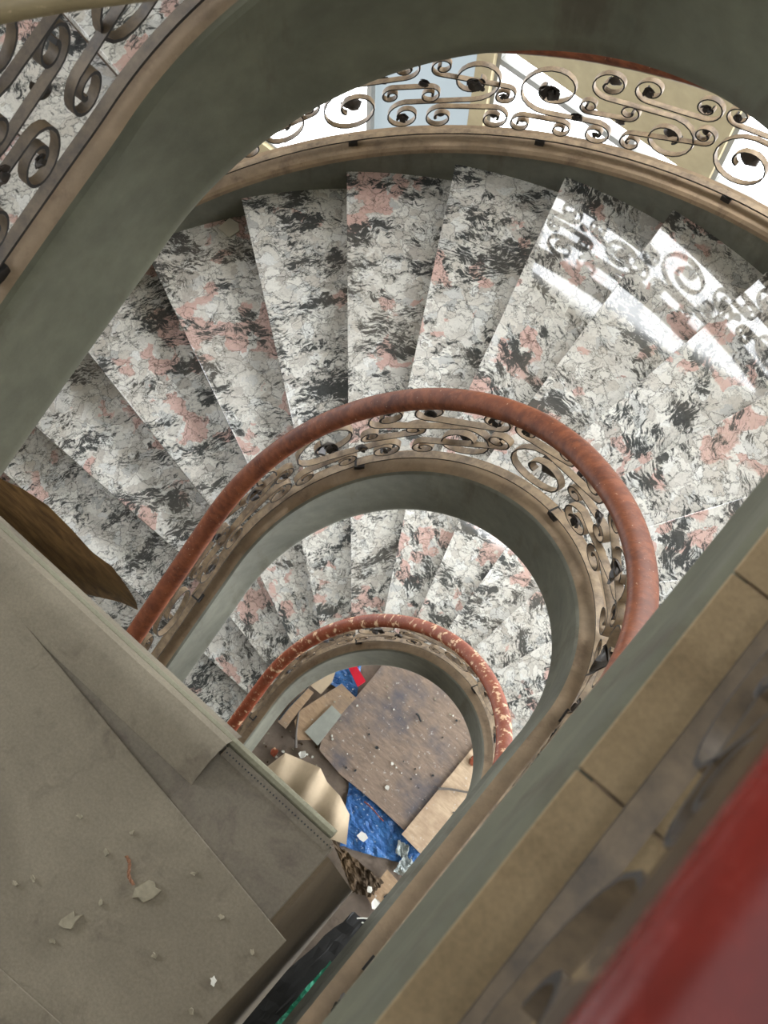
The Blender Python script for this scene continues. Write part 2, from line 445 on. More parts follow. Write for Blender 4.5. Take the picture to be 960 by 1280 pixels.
def c_scroll(c1, r1, c2, r2, d1, t1=1.3, t2=1.3):
    """two spirals joined by the outer tangent (C-scroll)"""
    dx, dy = c2[0] - c1[0], c2[1] - c1[1]; D = math.hypot(dx, dy); base = math.atan2(dy, dx)
    k = max(-1, min(1, (r1 - r2) / D))
    a = base - d1 * math.acos(k)
    A = spiral(c1, r1, a, t1, d1); B = spiral(c2, r2, a, t2, -d1)
    return A + B[::-1]
def s2(c1, r1, c2, r2, d1, t1=1.35, t2=1.35):
    dx, dy = c2[0] - c1[0], c2[1] - c1[1]; D = math.hypot(dx, dy); base = math.atan2(dy, dx)
    k = min(.999, (r1 + r2) / D)
    a = base - d1 * math.acos(k); b = a + PI
    A = spiral(c1, r1, a, t1, d1)
    # travelling on past b the second circle is turned the other way round
    B = spiral(c2, r2, b, t2, d1)
    return A + B[::-1]
BH = 0.60                                             # height between the bars
UNIT = 1.02
SCROLLS = [s2((.20, .355), .175, (.47, .095), .078, 1), s2((.475, .45), .098, (.825, .20), .145, 1),
           c_scroll((.078, .085), .062, (.285, .078), .056, -1), c_scroll((.665, .475), .080, (.95, .475), .080, 1),
           s2((.985, .30), .062, (.655, .10), .060, -1), c_scroll((.40, .285), .05, (.60, .30), .058, 1)]
LEAVES = [((0.2, 0.355), 0.125, 0), ((0.825, 0.2), 0.105, 1), ((0.665, 0.475), 0.07, 3), ((0.475, 0.45), 0.075, 1), ((0.95, 0.475), 0.06, 3), ((0.078, 0.085), 0.05, 2), ((0.36, 0.2), 0.07, 0), ((0.565, 0.2), 0.07, 5), ((0.47, 0.095), 0.05, 0), ((0.985, 0.3), 0.05, 4)]

def leaf_mesh():
    m = MB()
    rnd = random.Random(3)
    def lobe(ang, L, w, curl, th=.16):
        n = 6; rings = []
        for i in range(n + 1):
            t = i / n; x = L * t * math.cos(curl * t); zz = L * .55 * math.sin(curl * 1.3 * t)
            ww = w * (math.sin(PI * min(1, .12 + t * .86)) ** .7); k = th * w * (1.15 - t)
            d = Vector((math.cos(ang + .5 * t), math.sin(ang + .5 * t), 0)); s = Vector((-d.y, d.x, 0))
            c = d * x + Vector((0, 0, zz))
            rings.append([c - s*ww + Vector((0,0,k*1.6)), c - Vector((0,0,k)), c + s*ww + Vector((0,0,k*1.6)), c + Vector((0,0,k*2.6))])
        m.sweep(rings)
    for k in range(5): lobe(k * 1.256 + rnd.uniform(-.2, .2), 1.0 + rnd.uniform(-.15, .2), .34, 1.1 + rnd.uniform(-.3, .5))
    for k in range(3): lobe(k * 2.1 + .4, .6, .24, 1.9)
    lobe(2.6, 1.35, .26, .9)
    o = m.build('leaf', M['leaf'], smooth=True, angle=60); me = o.data; bpy.data.objects.remove(o); return me
LEAF = leaf_mesh()

def balustrade(lev, side, s0, s1, label, mats, bh=BH, unit=UNIT, zoff=0.0, phase=0.0, lo_base=True, lip=0.0, top_extra=0.0):
    """side 'in' stands on the inner ledge, 'out' on the outer string"""
    fn, R0, base = (ip, RI + .083, CT) if side == 'in' else (op, RO + .055, .178)
    root = empty('balustrade', fn(R0, 4, lev)); tag(root, label, 'railing')
    def P(rho, s, dz): 
        q = fn(rho, s, lev); z = fn(R0 - .083 if side == 'in' else RO, s, lev).z
        return Vector((q.x, q.y, z + dz))
    # arc-length table
    ss = frange(s0, s1, 900); L = [0.0]
    for a, b in zip(ss, ss[1:]): L.append(L[-1] + (P(R0, b, 0).xy - P(R0, a, 0).xy).length)
    La, Sa = np.array(L), np.array(ss); total = L[-1]
    s_at = lambda u: float(np.interp(u, La, Sa))
    b0 = base + .045
    def bar(name, w, t, dz, rho=R0, mat=None, rounded=False):
        m = MB(); rings = []
        for s in frange(s0, s1, int((s1 - s0) * 5)):
            rings.append([P(rho - w/2, s, dz), P(rho + w/2, s, dz), P(rho + w/2, s, dz + t), P(rho - w/2, s, dz + t)])
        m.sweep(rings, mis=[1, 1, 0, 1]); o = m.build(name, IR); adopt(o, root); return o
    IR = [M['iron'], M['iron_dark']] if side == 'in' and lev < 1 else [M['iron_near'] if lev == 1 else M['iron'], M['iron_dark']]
    bar('bottom_bar', .034, .010, b0 - .01)
    bar('top_bar', .036, .012, b0 + bh)
    # little feet of the bottom bar
    u = .35
    while u < total:
        s = s_at(u); m = MB(); c = P(R0, s, 0)
        t = (P(R0, s + .05, 0) - c); t.z = 0; t.normalize(); nrm = Vector((-t.y, t.x, 0))
        mt = Matrix((( t.x, nrm.x, 0, c.x), (t.y, nrm.y, 0, c.y), (0, 0, 1, c.z), (0, 0, 0, 1)))
        m.box((-.025, -.024, base), (.025, .024, b0 - .01), mat=mt); o = m.build('foot', M['iron_dark']); adopt(o, root)
        u += UNIT
    # moulded wooden handrail
    hz = b0 + bh + .012 + top_extra
    k = lip; prof = [(-.036 - k, 0), (.026, 0), (.030, .010), (.046, .016), (.050, .030), (.046, .048), (.032, .060), (.012, .066), (-.012, .066), (-.032, .060), (-.046, .048), (-.050, .030), (-.047, .018), (-.044 - k, .012)]
    rc = R0 - .026 if side == 'in' else R0
    leg = lambda s: .05 * min(1, max(0, (phi_of(s) - 120) / 60)) if lev == 0 and side == 'in' else (.012 if s0 > 10 else 0)
    m = MB(); rings = []
    for s in frange(s0, s1, int((s1 - s0) * 6)): rings.append([P(rc + leg(s) + r, s, hz + z) for r, z in prof])
    mis = [1, 1, 1] + [0] * 9 + [1, 1]
    m.sweep(rings, mis=mis); o = m.build('handrail', [mats[0], mats[1]], smooth=True, angle=50); adopt(o, root)
    # scrollwork
    D, T = .030, .0075
    def ribbon(pts, u0):
        q = [(u0 + a * unit / UNIT, .01 + b / BH_REF * (bh - .02)) for a, b in pts]
        if min(a for a, _ in q) < .02 or max(a for a, _ in q) > total - .02: return
        m = MB(); rings = []; n = len(q)
        for i in range(n):
            a, b = q[max(0, i-1)], q[min(n-1, i+1)]
            tx, ty = b[0]-a[0], b[1]-a[1]; l = math.hypot(tx, ty) or 1; nx, ny = -ty/l, tx/l
            th = T * (1.6 if i < 4 or i > n - 5 else 1)
            ring = []
            for w, e in ((-D/2, -th/2), (D/2, -th/2), (D/2, th/2), (-D/2, th/2)):
                uu, vv = q[i][0] + nx * e, q[i][1] + ny * e
                ring.append(P(R0 + w, s_at(uu), b0 + vv))
            rings.append(ring)
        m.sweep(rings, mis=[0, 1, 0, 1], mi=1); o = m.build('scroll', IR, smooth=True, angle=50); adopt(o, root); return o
    BH_REF = .58
    k = 0; u0 = phase
    while u0 < total:
        flip = (lambda v: v) if k % 2 == 0 else (lambda v: BH_REF - v)
        made = [ribbon([(a, flip(b)) for a, b in pts], u0) for pts in SCROLLS]
        for j, (c, r, own) in enumerate(LEAVES):
            uu, vv = u0 + c[0] * unit / UNIT, .01 + flip(c[1]) / BH_REF * (bh - .02)
            if uu < .03 or uu > total - .03: continue
            s = s_at(uu); pz = P(R0, s, b0 + vv); t = P(R0, s + .05, 0) - P(R0, s, 0); t.z = 0; t.normalize()
            nrm = Vector((-t.y, t.x, 0)) * (1 if (k + j) % 2 else -1)
            x = t; z = nrm; y = z.cross(x)
            a = random.uniform(0, 6.28); x2 = x * math.cos(a) + y * math.sin(a); y2 = z.cross(x2)
            ob = bpy.data.objects.new('leaf', LEAF); C.objects.link(ob)
            ob.matrix_world = Matrix(((x2.x, y2.x, z.x, pz.x), (x2.y, y2.y, z.y, pz.y), (x2.z, y2.z, z.z, pz.z), (0, 0, 0, 1))) @ Matrix.Diagonal((r * .68, r * .68, r * .6, 1))
            mw = ob.matrix_world.copy(); sc = made[own]
            ob.parent = sc or root
            if not sc: ob.matrix_parent_inverse = Matrix.Translation(root.location).inverted()
            ob.matrix_basis = mw
        u0 += unit; k += 1
    return root
balustrade(0, 'in', -5, 20, 'curving balustrade of the middle flight with worn red-brown handrail and tan iron scrolls', (M['rail_worn'], M['moulding']))
balustrade(-1, 'in', -5, 20, 'lowest balustrade with peeling orange-brown handrail around the bottom opening', (M['rail_peel'], M['moulding']), phase=.3)
balustrade(0, 'out', -3, 16, 'outer balustrade of dark iron scrolls silhouetted against the bright windows', (M['rail_worn'], M['iron']), phase=.15)
balustrade(1, 'in', -2.4, 13, 'upper left balustrade with dusty tan handrail and large iron scrolls', (M['rail_dusty'], M['rail_dusty']), phase=.1)
balustrade(1, 'in', 14.6, 21.5, 'blurred dark red handrail and scrolled railing on the near landing edge', (M['rail_red'], M['rail_dark']), phase=-.2, lip=.010)

# timber pole laid across the railings at the top left
p, q = at(-420, 70, 4.62), at(420, -50, 4.62); d = q - p; m = MB(); rings = []
for i in range(13):
    c = p + d * (i / 12) + Vector((0, 0, .004 * math.sin(i))); side = Vector((-d.y, d.x, 0)).normalized(); r = .021 + .0012 * math.sin(i * 1.7)
    rings.append([c + side * r * math.cos(w) + Vector((0, 0, r * math.sin(w))) for w in frange(0, 2 * PI, 12)[:-1]])
m.sweep(rings); tag(m.build('timber_pole', M['rail_dusty'], smooth=True), 'dusty tan timber pole crossing above the iron scrolls at the top left corner', 'pole')

# landing the camera stands beside: tile slabs on the ledge and the floor behind the near railing
def ledge_tiles():
    root = empty('landing_ledge', (.97, -.4, ZLAND)); tag(root, 'near landing ledge paved with dusty brown tiles in front of the red handrail', 'ledge')
    ys = [.0, -.34, -.62, -.98, -1.4, -1.9]
    for a, b in zip(ys, ys[1:]):
        m = MB(); x0, x1 = RI + .018 + .010, RI + .018 + .116
        m.box((x0, b + .002, ZLAND + .0005), (x1 + .01, a - .002, ZLAND + .009)); o = m.build('tile', M['ledge_tile'], bevel=.002); adopt(o, root)
    return root
ledge_tiles()
m = MB(); m.box((1.0, -3.2, 4.45), (3.7, -.1, 4.62)); tag(m.build('floor_landing', M['ledge_tile']), kind='structure')

# ---------------------------------------------------------------- shell of the hall
def slabs(name, mat, boxes):
    m = MB()
    for a, b in boxes: m.box(a, b)
    return tag(m.build(name, mat), kind='structure')
YW = 4.4; ZC = 7.6
slabs('floor', M['floor'], [((-6, -5, -4.6), (5, YW, -4.35))])
slabs('floor_lower_landing', M['soffit'], [((1.0, -5, -1.3), (5, -1.65, -1.1)), ((-6, -5, -1.3), (-1.2, -2.0, -1.1))])
slabs('floor_middle_landing', M['soffit'], [((1.0, -5, 2.15), (5, -1.75, 2.35))])
def wall_with(name, mat, axis, pos, th, a0, a1, z0, z1, holes):
    """wall slab normal to axis with rectangular openings (a-range, z-range); built as cells"""
    cuts = sorted({a0, a1, *[h[0] for h in holes], *[h[1] for h in holes]}); zs = sorted({z0, z1, *[h[2] for h in holes], *[h[3] for h in holes]})
    m = MB()
    for p, q in zip(cuts, cuts[1:]):
        for r, t in zip(zs, zs[1:]):
            if any(h[0] <= p and q <= h[1] and h[2] <= r and t <= h[3] for h in holes): continue
            if axis == 'y': m.box((p, pos, r), (q, pos + th, t))
            else: m.box((pos, p, r), (pos + th, q, t))
    return tag(m.build(name, mat), kind='structure')
W1 = (-2.45, 4.6, -3.6, -.63); W2 = (-1.75, 4.6, 3.1, 4.85); W3 = (-5.7, -2.6, -4.1, .35); W4 = (-.55, 4.6, -.63, 1.3)
wall_with('wall_back', M['wall_warm'], 'y', YW, .2, -6, 5, -4.6, ZC, [W1, W2, W3, W4])
WR = [(-.8, 4.0, -3.6, -.6), (-.8, 4.0, .2, 2.8), (-.8, 4.0, 3.6, 5.2)]
wall_with('wall_right', M['wall_plain'], 'x', 5, .2, -5, YW + .2, -4.6, ZC, WR)
WL = [(-1.2, 4.0, -3.6, -.6), (-1.2, 4.0, .2, 2.4), (-3.4, -.6, 4.3, 6.4)]  # openings for added windows, the last one to brighten the near stringer strip
wall_with('wall_left', M['wall_plain'], 'x', -6.2, .2, -5, YW + .2, -4.6, ZC, WL)
wall_with('wall_front', M['wall_plain'], 'y', -5.2, .2, -6, 5, -4.6, ZC, [])
slabs('wall_shade_block', M['soffit'], [((1.06, -4.9, -4.35), (1.25, -1.5, -1.3)), ((1.06, -4.9, -1.1), (1.25, -1.75, 2.15)), ((-.1, -3.6, -4.35), (1.06, -3.4, -1.65)), ((.70, -3.6, -1.65), (1.06, -3.4, 2.1))])  # unseen walls added to block light and keep the gap dark
# ceiling with an open skylight above the well
SKY = (-.7, 2.3, -2.3, .9)
m = MB()
for a, b in (((-6.2, -5.2, ZC), (SKY[0], 4.6, ZC + .2)), ((SKY[1], -5.2, ZC), (5.2, 4.6, ZC + .2)), ((SKY[0], -5.2, ZC), (SKY[1], SKY[2], ZC + .2)), ((SKY[0], SKY[3], ZC), (SKY[1], 4.6, ZC + .2))): m.box(a, b)
tag(m.build('ceiling', M['wall_plain']), kind='structure')
def window(name, x0, x1, z0, z1, mull, trans, pane):
    root = empty(name, ((x0 + x1) / 2, YW + .1, z0)); tag(root, kind='structure')
    m = MB(); t = .035
    m.box((x0, YW + .05, z0), (x0 + t, YW + .11, z1)); m.box((x1 - t, YW + .05, z0), (x1, YW + .11, z1))
    m.box((x0 + t, YW + .05, z0), (x1 - t, YW + .11, z0 + t)); m.box((x0 + t, YW + .05, z1 - t), (x1 - t, YW + .11, z1))
    adopt(m.build('window_frame', M['frame']), root)
    for x in mull:
        m = MB(); m.box((x - .025, YW + .05, z0 + t), (x + .025, YW + .11, z1 - t)); adopt(m.build('mullion', M['frame']), root)
    for z in trans:
        m = MB(); m.box((x0 + t, YW + .05, z - .03), (x1 - t, YW + .115, z + .03)); adopt(m.build('transom', M['frame']), root)
    xs = [x0] + list(mull) + [x1]
    for i, (a, b) in enumerate(zip(xs, xs[1:])):
        m = MB(); m.box((a + .01, YW + .12, z0 + .01), (b - .01, YW + .13, z1 - .01)); adopt(m.build('pane', pane[i] if isinstance(pane, tuple) else pane), root)
window('window_1', *W1, [-1.2, .05, 1.3, 3.0], [-.86], M['glow2'])
window('window_2', *W2, [.62, 2.6], [], M['glow'])
window('window_3', *W3, [-3.72], [-.9], (M['glow2'], M['glow3']))
window('window_10', *W4, [1.3, 3.0], [], M['glow2'])
def side_window(name, x, d, y0, y1, z0, z1, pane):
    root = empty(name, (x, (y0 + y1) / 2, z0)); tag(root, kind='structure')
    n = 4
    for i in range(n):
        a, b = y0 + (y1 - y0) * i / n, y0 + (y1 - y0) * (i + 1) / n
        m = MB(); xa, xb = sorted((x + d * .10, x + d * .12)); m.box((xa, a + .03, z0 + .02), (xb, b - .03, z1 - .02)); adopt(m.build('pane', pane), root)
        m = MB(); xa, xb = sorted((x + d * .05, x + d * .13)); m.box((xa, a - .03, z0), (xb, a + .03, z1)); adopt(m.build('mullion', M['frame']), root)
for i, w in enumerate(WR): side_window('window_%d' % (4 + i), 5, 1, *w, M['glow_r%d' % i])
for i, w in enumerate(WL): side_window('window_%d' % (7 + i), -6, -1, *w, M['glow_l%d' % i])  # unseen left windows, added to brighten the flights and the near stringer strip

# ---------------------------------------------------------------- boarded landing parapet at the lower left
ZB = 3.05
def parapet():
    root = empty('landing_parapet', (-.2, -2, 0)); tag(root, 'boxed landing parapet at lower left boarded over with dusty grey sheets', 'parapet')
    X1, Y1 = .653, -.805
    m = MB(); m.box((-2.6, -4.2, 2.5), (X1 - .11, Y1 - .02, ZB - .02)); m.box((X1 - .2, -4.2, -1.6), (X1 - .03, Y1 - .02, 2.5)); adopt(m.build('core', M['soffit']), root)
    # right side board, slightly bowed
    m = MB(); rings = []
    for i in range(9):
        y = Y1 - .005 - i * .4; w = .004 * math.sin(i * 1.3); rings.append([(X1 - .004, y, ZB - .004), (X1 + .012 + w, y, ZB - .05), (X1 + .045 + w, y, 2.55), (X1 + .088, y, 1.95), (X1 + .078, y, 1.95), (X1 + .035, y, 2.55), (X1 + .004, y, ZB - .06), (X1 - .012, y, ZB - .02)])
    m.sweep(rings); adopt(m.build('side_board', M['board_side']), root)
    def poly(name, pts, z0, z1, mat, bev=.002):
        m = MB(); m.slab([tuple(at(u, v, z1).xy) for u, v in pts], z0, z1); o = m.build(name, mat, bevel=bev); adopt(o, root); return o
    # base sheets
    poly('board', [(271, 940), (417, 1060), (340, 1147), (200, 1300), (60, 1150), (150, 1060)], ZB - .02, ZB + .012, M['board2'])
    poly('board', [(-60, 700), (16, 762), (358, 1176), (255, 1284), (120, 1440), (-300, 1100)], ZB + .013, ZB + .019, M['board'])
    poly('board', [(-60, 1150), (0, 1211), (77, 1280), (180, 1380), (0, 1500), (-200, 1300)], ZB + .020, ZB + .026, M['board'])
    poly('board', [(-90, 600), (283, 932), (217, 1003), (120, 960), (-90, 740)], ZB - .02, ZB + .008, M['board2'])
    # curled hardboard cap along the well edge
    def cap(ya, yb, xa, xb, mat, name, lift=0.0):
        m = MB(); rings = []
        for x in frange(xa, xb, 10):
            ring = []; w = (yb - ya)
            for k in range(9):
                t = k / 8; y = ya + w * t; z = ZB + .012 + lift + .035 * math.sin(PI * min(1, t * 1.05)) ** .8 - (.07 * max(0, t - .8) / .2)
                ring.append((x, y, z))
            for k in range(8, -1, -1):
                t = k / 8; y = ya + w * t; ring.append((x, y, ring[k][2] - .006))
            rings.append(ring)
        m.sweep(rings); o = m.build(name, mat, smooth=True); adopt(o, root); return o
    cap(-.905, -.735, -2.4, .295, M['board'], 'curled_cap')
    m = MB()                                    # narrow green-grey edge moulding along the well
    rings = []
    for x in frange(-2.4, .635, 14):
        r = [(Y1 + .040 + .016 * math.cos(a), ZB - .012 + .020 * math.sin(a)) for a in frange(0, 2 * PI, 10)[:-1]]
        rings.append([(x, y, z) for y, z in r])
    m.sweep(rings); adopt(m.build('edge_moulding', M['board_edge'], smooth=True), root)
    m = MB(); m.box((.30, Y1 + .0, ZB - .01), (.645, Y1 + .028, ZB + .014)); adopt(m.build('perforated_strip', M['board2']), root)
    m = MB()
    for i in range(34):
        x = .305 + i * .0104; m.box((x, Y1 + .012, ZB + .0142), (x + .0035, Y1 + .016, ZB + .0150))
    o = m.build('perforation', M['dark_hole']); o['kind'] = 'stuff'; adopt(o, root)
    return root
parapet()

# plaster chips and dust lumps on the boards
def chip(px, size, z, label, mat, cat='debris', name='plaster_chip', group=None, n=10, th=.009):
    c = at(px[0], px[1], z); r = random.Random(int(px[0] * 31 + px[1]))
    poly = []
    for k in range(n):
        a = 2 * PI * k / n + r.uniform(-.25, .25); q = size * r.uniform(.5, 1.15); poly.append((q * math.cos(a) * 1.2, q * math.sin(a) * .8))
    m = MB(); m.slab([(x, y, 0) for x, y in poly], 0, th)
    m.v = [(x, y, zz + (r.uniform(0, .3) * th if zz > 0 else 0)) for x, y, zz in m.v]
    o = m.build(name, mat); o.location = c; o.rotation_euler.z = r.uniform(0, 6.28); tag(o, label, cat, group); return o
chip((185, 1113), .030, ZB + .019, 'largest flat plaster chip lying mid-sheet on the grey board', M['stone_bit'])
chip((88, 1152), .024, ZB + .019, 'plaster chip beside the lower left corner of the large grey sheet', M['stone_bit'])
chip((267, 1226), .010, ZB + .019, 'tiny white pebble near the lower end of the grey sheet', M['white'], th=.008)
for q in [(42, 1098), (133, 1066), (277, 1146), (66, 1176), (243, 1092), (126, 1128), (193, 1194), (240, 1264), (165, 1040), (315, 1190), (20, 1105), (100, 1020)]:
    chip(q, .0075, ZB + .019, 'small crumb of plaster scattered on the grey sheet', M['stone_bit'], group='plaster crumbs on the grey sheet', name='plaster_crumb', th=.007)
c = at(158, 1070, ZB + .02); m = MB(); rings = []
for i in range(15):
    t = i / 14; w = t * 9; cc = Vector((.07 * t, .004 * math.sin(t * 7), .004))
    rings.append([cc + Vector((0, .0045 * math.cos(w + k * PI / 2), .0028 * math.sin(w + k * PI / 2))) for k in range(4)])
m.sweep(rings); o = m.build('twisted_wood_splinter', M['splinter']); o.location = c; o.rotation_euler.z = -.55; tag(o, 'short reddish twisted splinter lying on the grey sheet', 'splinter')

# brown cardboard flap curling out behind the parapet
def flap():
    m = MB(); z0 = 2.86
    top = [(-60, 560), (0, 598), (30, 612), (60, 632), (90, 662), (115, 690), (140, 708), (160, 735), (170, 752)]
    bot = [(-60, 680), (0, 700), (30, 716), (50, 728), (72, 735), (95, 739), (120, 745), (150, 752), (172, 762)]
    rings = []
    for (a, b), k in zip(zip(top, bot), range(len(top))):
        ring = []
        for t in frange(0, 1, 8):
            u, v = a[0] + (b[0] - a[0]) * t, a[1] + (b[1] - a[1]) * t
            ring.append(at(u, v, z0 - .30 * t + .05 * math.sin(3 * t) + .004 * math.sin(k * 2.3 + t * 9)))
        ring += [q - Vector((0, 0, .006)) for q in reversed(ring)]
        rings.append(ring)
    m.sweep(rings); o = m.build('cardboard_flap', M['cardboard'], smooth=True)
    tag(o, 'torn brown corrugated cardboard sheet curling beside the boarded parapet', 'cardboard')
flap()

# ---------------------------------------------------------------- rubbish on the ground floor
ZF = -4.35
def flat(name, px, lift, th, mat, label, cat, wob=0.0, group=None):
    pts = [at(u, v, ZF + lift) for u, v in px]; c = sum(pts, Vector()) / len(pts); c.z = ZF + lift
    m = MB(); m.slab([(q.x - c.x, q.y - c.y, (wob * math.sin(i * 2.1))) for i, q in enumerate(pts)], 0, th)
    o = m.build(name, mat); o.location = c; return tag(o, label, cat, group)
def sheet(name, px, lift, th, mat, label, cat, amp, n=14, freq=4, seed=0):
    """crumpled sheet: quad given by four corner pixels, subdivided and folded"""
    q = [at(u, v, ZF + lift) for u, v in px]; c = sum(q, Vector()) / 4; c.z = ZF + lift
    m = MB(); vs = []
    for i in range(n + 1):
        for j in range(n + 1):
            a, b = i / n, j / n
            p = (q[0] * (1-a) + q[1] * a) * (1-b) + (q[3] * (1-a) + q[2] * a) * b
            edge = .02 * noise.noise(Vector((a * 9, b * 9, seed)))
            h = amp * (abs(noise.noise(Vector((p.x * freq, p.y * freq, seed)))) * 1.4 + .4 * abs(noise.noise(Vector((p.x * freq * 3, p.y * freq * 3, seed + 5)))))
            vs.append(Vector((p.x - c.x + edge, p.y - c.y - edge, h)))
    k = len(vs); low = [v - Vector((0, 0, th)) for v in vs]; fs = []
    id_ = lambda i, j: i * (n + 1) + j
    for i in range(n):
        for j in range(n):
            f = (id_(i, j), id_(i+1, j), id_(i+1, j+1), id_(i, j+1)); fs += [f, tuple(reversed([x + k for x in f]))]
    for i in range(n):
        for a, b in ((id_(i, 0), id_(i+1, 0)), (id_(i+1, n), id_(i, n)), (id_(0, i+1), id_(0, i)), (id_(n, i), id_(n, i+1))): fs.append((b, a, a + k, b + k))
    m.add(vs + low, fs); o = m.build(name, mat); o.location = c + Vector((0, 0, th)); return tag(o, label, cat)
flat('plywood_sheet', [(399, 938), (403, 922), (470, 842), (497, 805), (560, 800), (625, 850), (640, 890), (594, 932), (505, 1038), (470, 1005), (452, 990), (425, 968)], .05, .02, M['ply'], 'large scuffed grey-brown plywood sheet lying in the middle of the ground floor', 'plywood')
flat('plywood_board', [(640, 870), (594, 931), (502, 1043), (532, 1074), (560, 1055), (660, 935)], .073, .02, M['ply_light'], 'light beige plywood board under the right of the railing', 'plywood')
sheet('blue_tarpaulin', [(437, 975), (515, 1038), (540, 1090), (425, 1058)], .003, .004, M['blue'], 'crumpled blue tarpaulin stained with white paint on the ground floor', 'tarpaulin', .035, 22, 5, 2)
sheet('blue_tarpaulin', [(415, 820), (452, 830), (446, 872), (400, 850)], .003, .004, M['blue'], 'small blue and white plastic scrap by the red plastic strip', 'tarpaulin', .03, 14, 7, 4)
def folded_card():
    a = [(329, 962), (357, 942), (378, 950), (401, 962), (409, 978), (425, 996), (437, 1018)]
    b = [(322, 975), (340, 990), (352, 1005), (368, 1015), (388, 1030), (410, 1048), (433, 1056)]
    hs = [0, .05, .01, .11, .03, .09, .0]
    m = MB(); rings = []; c = at(385, 1000, ZF)
    for i in range(25):
        t = i / 24 * 6; k = min(5, int(t)); f = t - k
        L = lambda q: (q[k][0] + (q[k+1][0] - q[k][0]) * f, q[k][1] + (q[k+1][1] - q[k][1]) * f)
        A, B = L(a), L(b); h = hs[k] + (hs[k+1] - hs[k]) * (f * f * (3 - 2 * f))
        ring = []
        for w in frange(0, 1, 6):
            p = at(A[0] + (B[0] - A[0]) * w, A[1] + (B[1] - A[1]) * w, ZF + .05); ring.append(Vector((p.x - c.x, p.y - c.y, .05 + h * (1 - .6 * w) + .06 * math.sin(w * 3.1))))
        ring += [q - Vector((0, 0, .008)) for q in reversed(ring)]
        rings.append(ring)
    m.sweep(rings); o = m.build('folded_cardboard', M['card_beige'], smooth=True, angle=40); o.location = c
    tag(o, 'folded and creased beige cardboard sheet lying left of the blue tarpaulin', 'cardboard')
folded_card()
flat('grey_tile', [(381, 915), (415, 882), (427, 894), (397, 932)], .078, .015, M['tile_grey'], 'grey-green rectangular board lying left of the large plywood', 'board')
flat('plywood_scrap', [(368, 902), (376, 888), (427, 855), (445, 873), (420, 900), (395, 925), (372, 925)], .055, .02, M['ply_tan'], 'tan plywood scrap under the grey-green board', 'plywood')
flat('cream_card', [(388, 857), (420, 838), (415, 853), (401, 868)], .05, .008, M['card_beige'], 'small cream card near the top of the floor opening', 'card')
flat('red_plastic_strip', [(435, 834), (445, 832), (457, 852), (447, 859)], .06, .03, M['red'], 'bright red plastic strip near the top of the floor opening', 'plastic strip')
flat('wooden_plank', [(347, 903), (357, 911), (392, 866), (383, 860)], .05, .03, M['ply_tan'], 'wooden plank standing out below the left stringer', 'plank')
flat('wooden_plank', [(340, 892), (346, 898), (372, 866), (366, 862)], .03, .03, M['ply_light'], 'pale short plank left of the tan plank', 'plank')
flat('hole_board', [(484, 1087), (502, 1107), (473, 1148), (458, 1120)], .06, .02, M['ply_tan'], 'square-cornered tan board by the parapet corner with a small dark cutout', 'board')
flat('cutout_patch', [(484, 1117), (489, 1123), (483, 1127), (479, 1121)], .085, .004, M['dark_hole'], 'small dark square patch standing for the cutout in the tan board', 'cutout')  # dark piece added on the board to stand for its hole
sheet('shredded_mat', [(415, 1050), (480, 1103), (462, 1122), (440, 1115)], .10, .01, M['shred'], 'dark brown shredded fibre mat at the corner of the parapet', 'mat', .06, 16, 14, 9)
sheet('plastic_film', [(505, 1068), (528, 1085), (515, 1100), (492, 1090)], .03, .003, M['plastic'], 'crumpled clear plastic film beside the blue tarpaulin', 'plastic film', .06, 14, 12, 6)
sheet('plastic_film', [(498, 1050), (512, 1058), (508, 1076), (494, 1066)], .03, .003, M['plastic'], 'wrinkled grey plastic film at the end of the beige board', 'plastic film', .05, 12, 12, 7)
sheet('plastic_film', [(376, 898), (386, 894), (384, 904), (378, 908)], .01, .003, M['plastic'], 'small dull plastic wrap left of the tan plywood scrap', 'plastic film', .04, 8, 12, 8)
sheet('gap_shade_sheet', [(440, 1140), (500, 1170), (330, 1340), (250, 1310)], .18, .004, M['black'], 'dark sheet standing in for shade in the gap between parapet and stringer', 'shade sheet', .02, 16, 6, 11)  # dark sheet added where the gap is only in shade
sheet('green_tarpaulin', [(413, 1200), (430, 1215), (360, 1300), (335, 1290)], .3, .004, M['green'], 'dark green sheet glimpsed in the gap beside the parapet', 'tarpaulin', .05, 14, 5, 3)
def stick(a, b, lift, r, mat, label, name='stick', cat='stick', group=None):
    p, q = at(*a, ZF + lift), at(*b, ZF + lift); d = (q - p); L = d.length
    m = MB(); rings = []
    for i in range(7):
        t = i / 6; rr = r * (1 - .3 * t); c = Vector((L * t, .006 * math.sin(t * 5), 0))
        rings.append([c + Vector((0, rr * math.cos(w), rr * math.sin(w) + r)) for w in frange(0, 2 * PI, 6)[:-1]])
    m.sweep(rings); o = m.build(name, mat, smooth=True); o.location = p; o.rotation_euler.z = math.atan2(d.y, d.x); return tag(o, label, cat, group)
stick((548, 986), (588, 990), .096, .012, M['steel'], 'thin metal rod lying on the light beige plywood')
stick((566, 1015), (573, 1023), .096, .008, M['steel'], 'short nail-like stick near the edge of the beige plywood')
stick((370, 935), (373, 885), .06, .012, M['steel'], 'dark thin rod standing left of the grey-green board')
stick((349, 900), (385, 858), .1, .008, M['dark_hole'], 'thin dark stick along the tan plank')
stick((520, 892), (527, 902), .085, .010, M['dark_hole'], 'short black stick on the large plywood sheet')
stick((455, 1002), (480, 1026), .06, .006, M['rail_peel'], 'thin rusty rod across the blue tarpaulin')
stick((446, 1148), (476, 1150), .6, .006, M['white'], 'thin broken white batten sticking out at the parapet corner')
stick((452, 1153), (478, 1166), .5, .006, M['white'], 'second white splinter below the parapet corner')
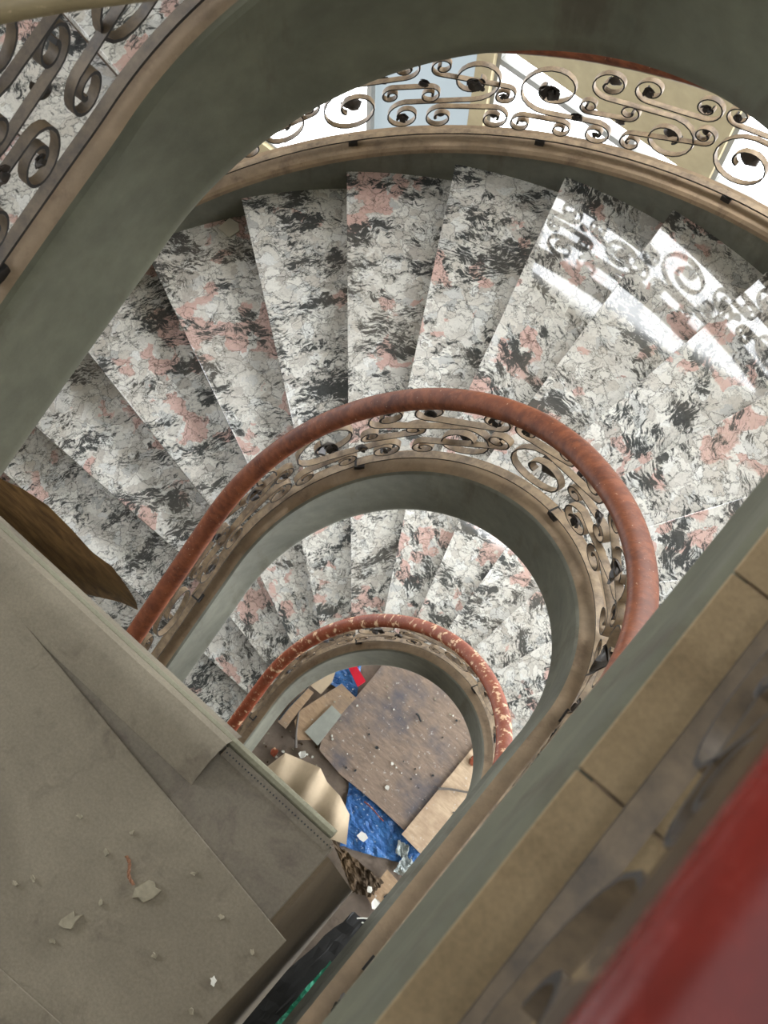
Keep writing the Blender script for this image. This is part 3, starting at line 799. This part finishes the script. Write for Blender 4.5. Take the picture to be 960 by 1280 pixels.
def scrap(px, size, lift, mat, label, name='scrap', group=None, th=.03):
    c = at(px[0], px[1], ZF + lift); r = random.Random(int(px[0] * 17 + px[1] * 3)); m = MB()
    n = 6; poly = [(size * r.uniform(.6, 1.1) * math.cos(2*PI*k/n), size * r.uniform(.5, 1) * math.sin(2*PI*k/n), r.uniform(0, th * .5)) for k in range(n)]
    m.slab(poly, 0, th); o = m.build(name, mat); o.location = c; o.rotation_euler = (0, 0, r.uniform(0, 6)); return tag(o, label, 'scrap', group)
scrap((343, 941), .05, .0, M['rail_peel'], 'crumpled brown leaf-like scrap at the left of the floor opening')
scrap((379, 943), .045, .0, M['white'], 'white crumpled lump on the brown floor above the beige cardboard', th=.05)
scrap((471, 935), .02, .07, M['dark_hole'], 'small dark lump in the middle of the large plywood')
scrap((484, 985), .028, .07, M['white'], 'short white stub on the lower part of the large plywood', th=.015)
scrap((490, 955), .018, .07, M['white'], 'white crumb in the centre of the large plywood', th=.015)
scrap((453, 1046), .05, .05, M['white'], 'torn white paper strip on the blue tarpaulin', th=.01)
scrap((470, 1130), .055, .12, M['white'], 'white broken lump beside the tan board by the parapet corner', th=.05)
scrap((590, 952), .05, .096, M['rail_peel'], 'small reddish wood block on the light beige plywood', th=.04)
scrap((521, 1078), .04, .08, M['blue'], 'small bright blue lump beside the clear plastic film', th=.04)
scrap((462, 1112), .03, .15, M['white'], 'small white shard at the tip of the shredded mat', th=.03)
rr = random.Random(5)
for i in range(46):
    u, v = rr.uniform(410, 585), rr.uniform(850, 1000)
    if (u - 400) * .5 + 920 < v - 30: continue
    scrap((u, v), rr.uniform(.006, .014), .071, *(((M['white'], M['stone_bit'])[i % 2], 'tiny pale crumb of rubble strewn on the large plywood sheet', 'rubble_crumb', 'pale rubble crumbs on the large plywood') if i % 3 else (M['dark_hole'], 'tiny dark crumb of rubble strewn on the large plywood sheet', 'rubble_crumb', 'dark rubble crumbs on the large plywood')), .01)
for i in range(30):
    u, v = rr.uniform(330, 400), rr.uniform(905, 965)
    scrap((u, v), rr.uniform(.008, .018), .0, rr.choice([M['white'], M['stone_bit'], M['shred']]), 'tiny crumb of rubble strewn on the bare brown floor', 'rubble_crumb', 'rubble crumbs on the bare floor', .012)
# a loose square tile lying at the outer end of a tread
c = at(287, 286, tread_z(2, 0)); m = MB(); m.slab([(-.045, -.05, 0), (.05, -.04, 0), (.055, .03, 0), (.01, .06, 0), (-.05, .045, 0)], 0, .012)
o = m.build('loose_tile', M['loose']); o.location = c + Vector((0, 0, .001)); o.rotation_euler.z = -.1; tag(o, 'broken pale tile piece left at the outer end of a granite tread', 'tile')
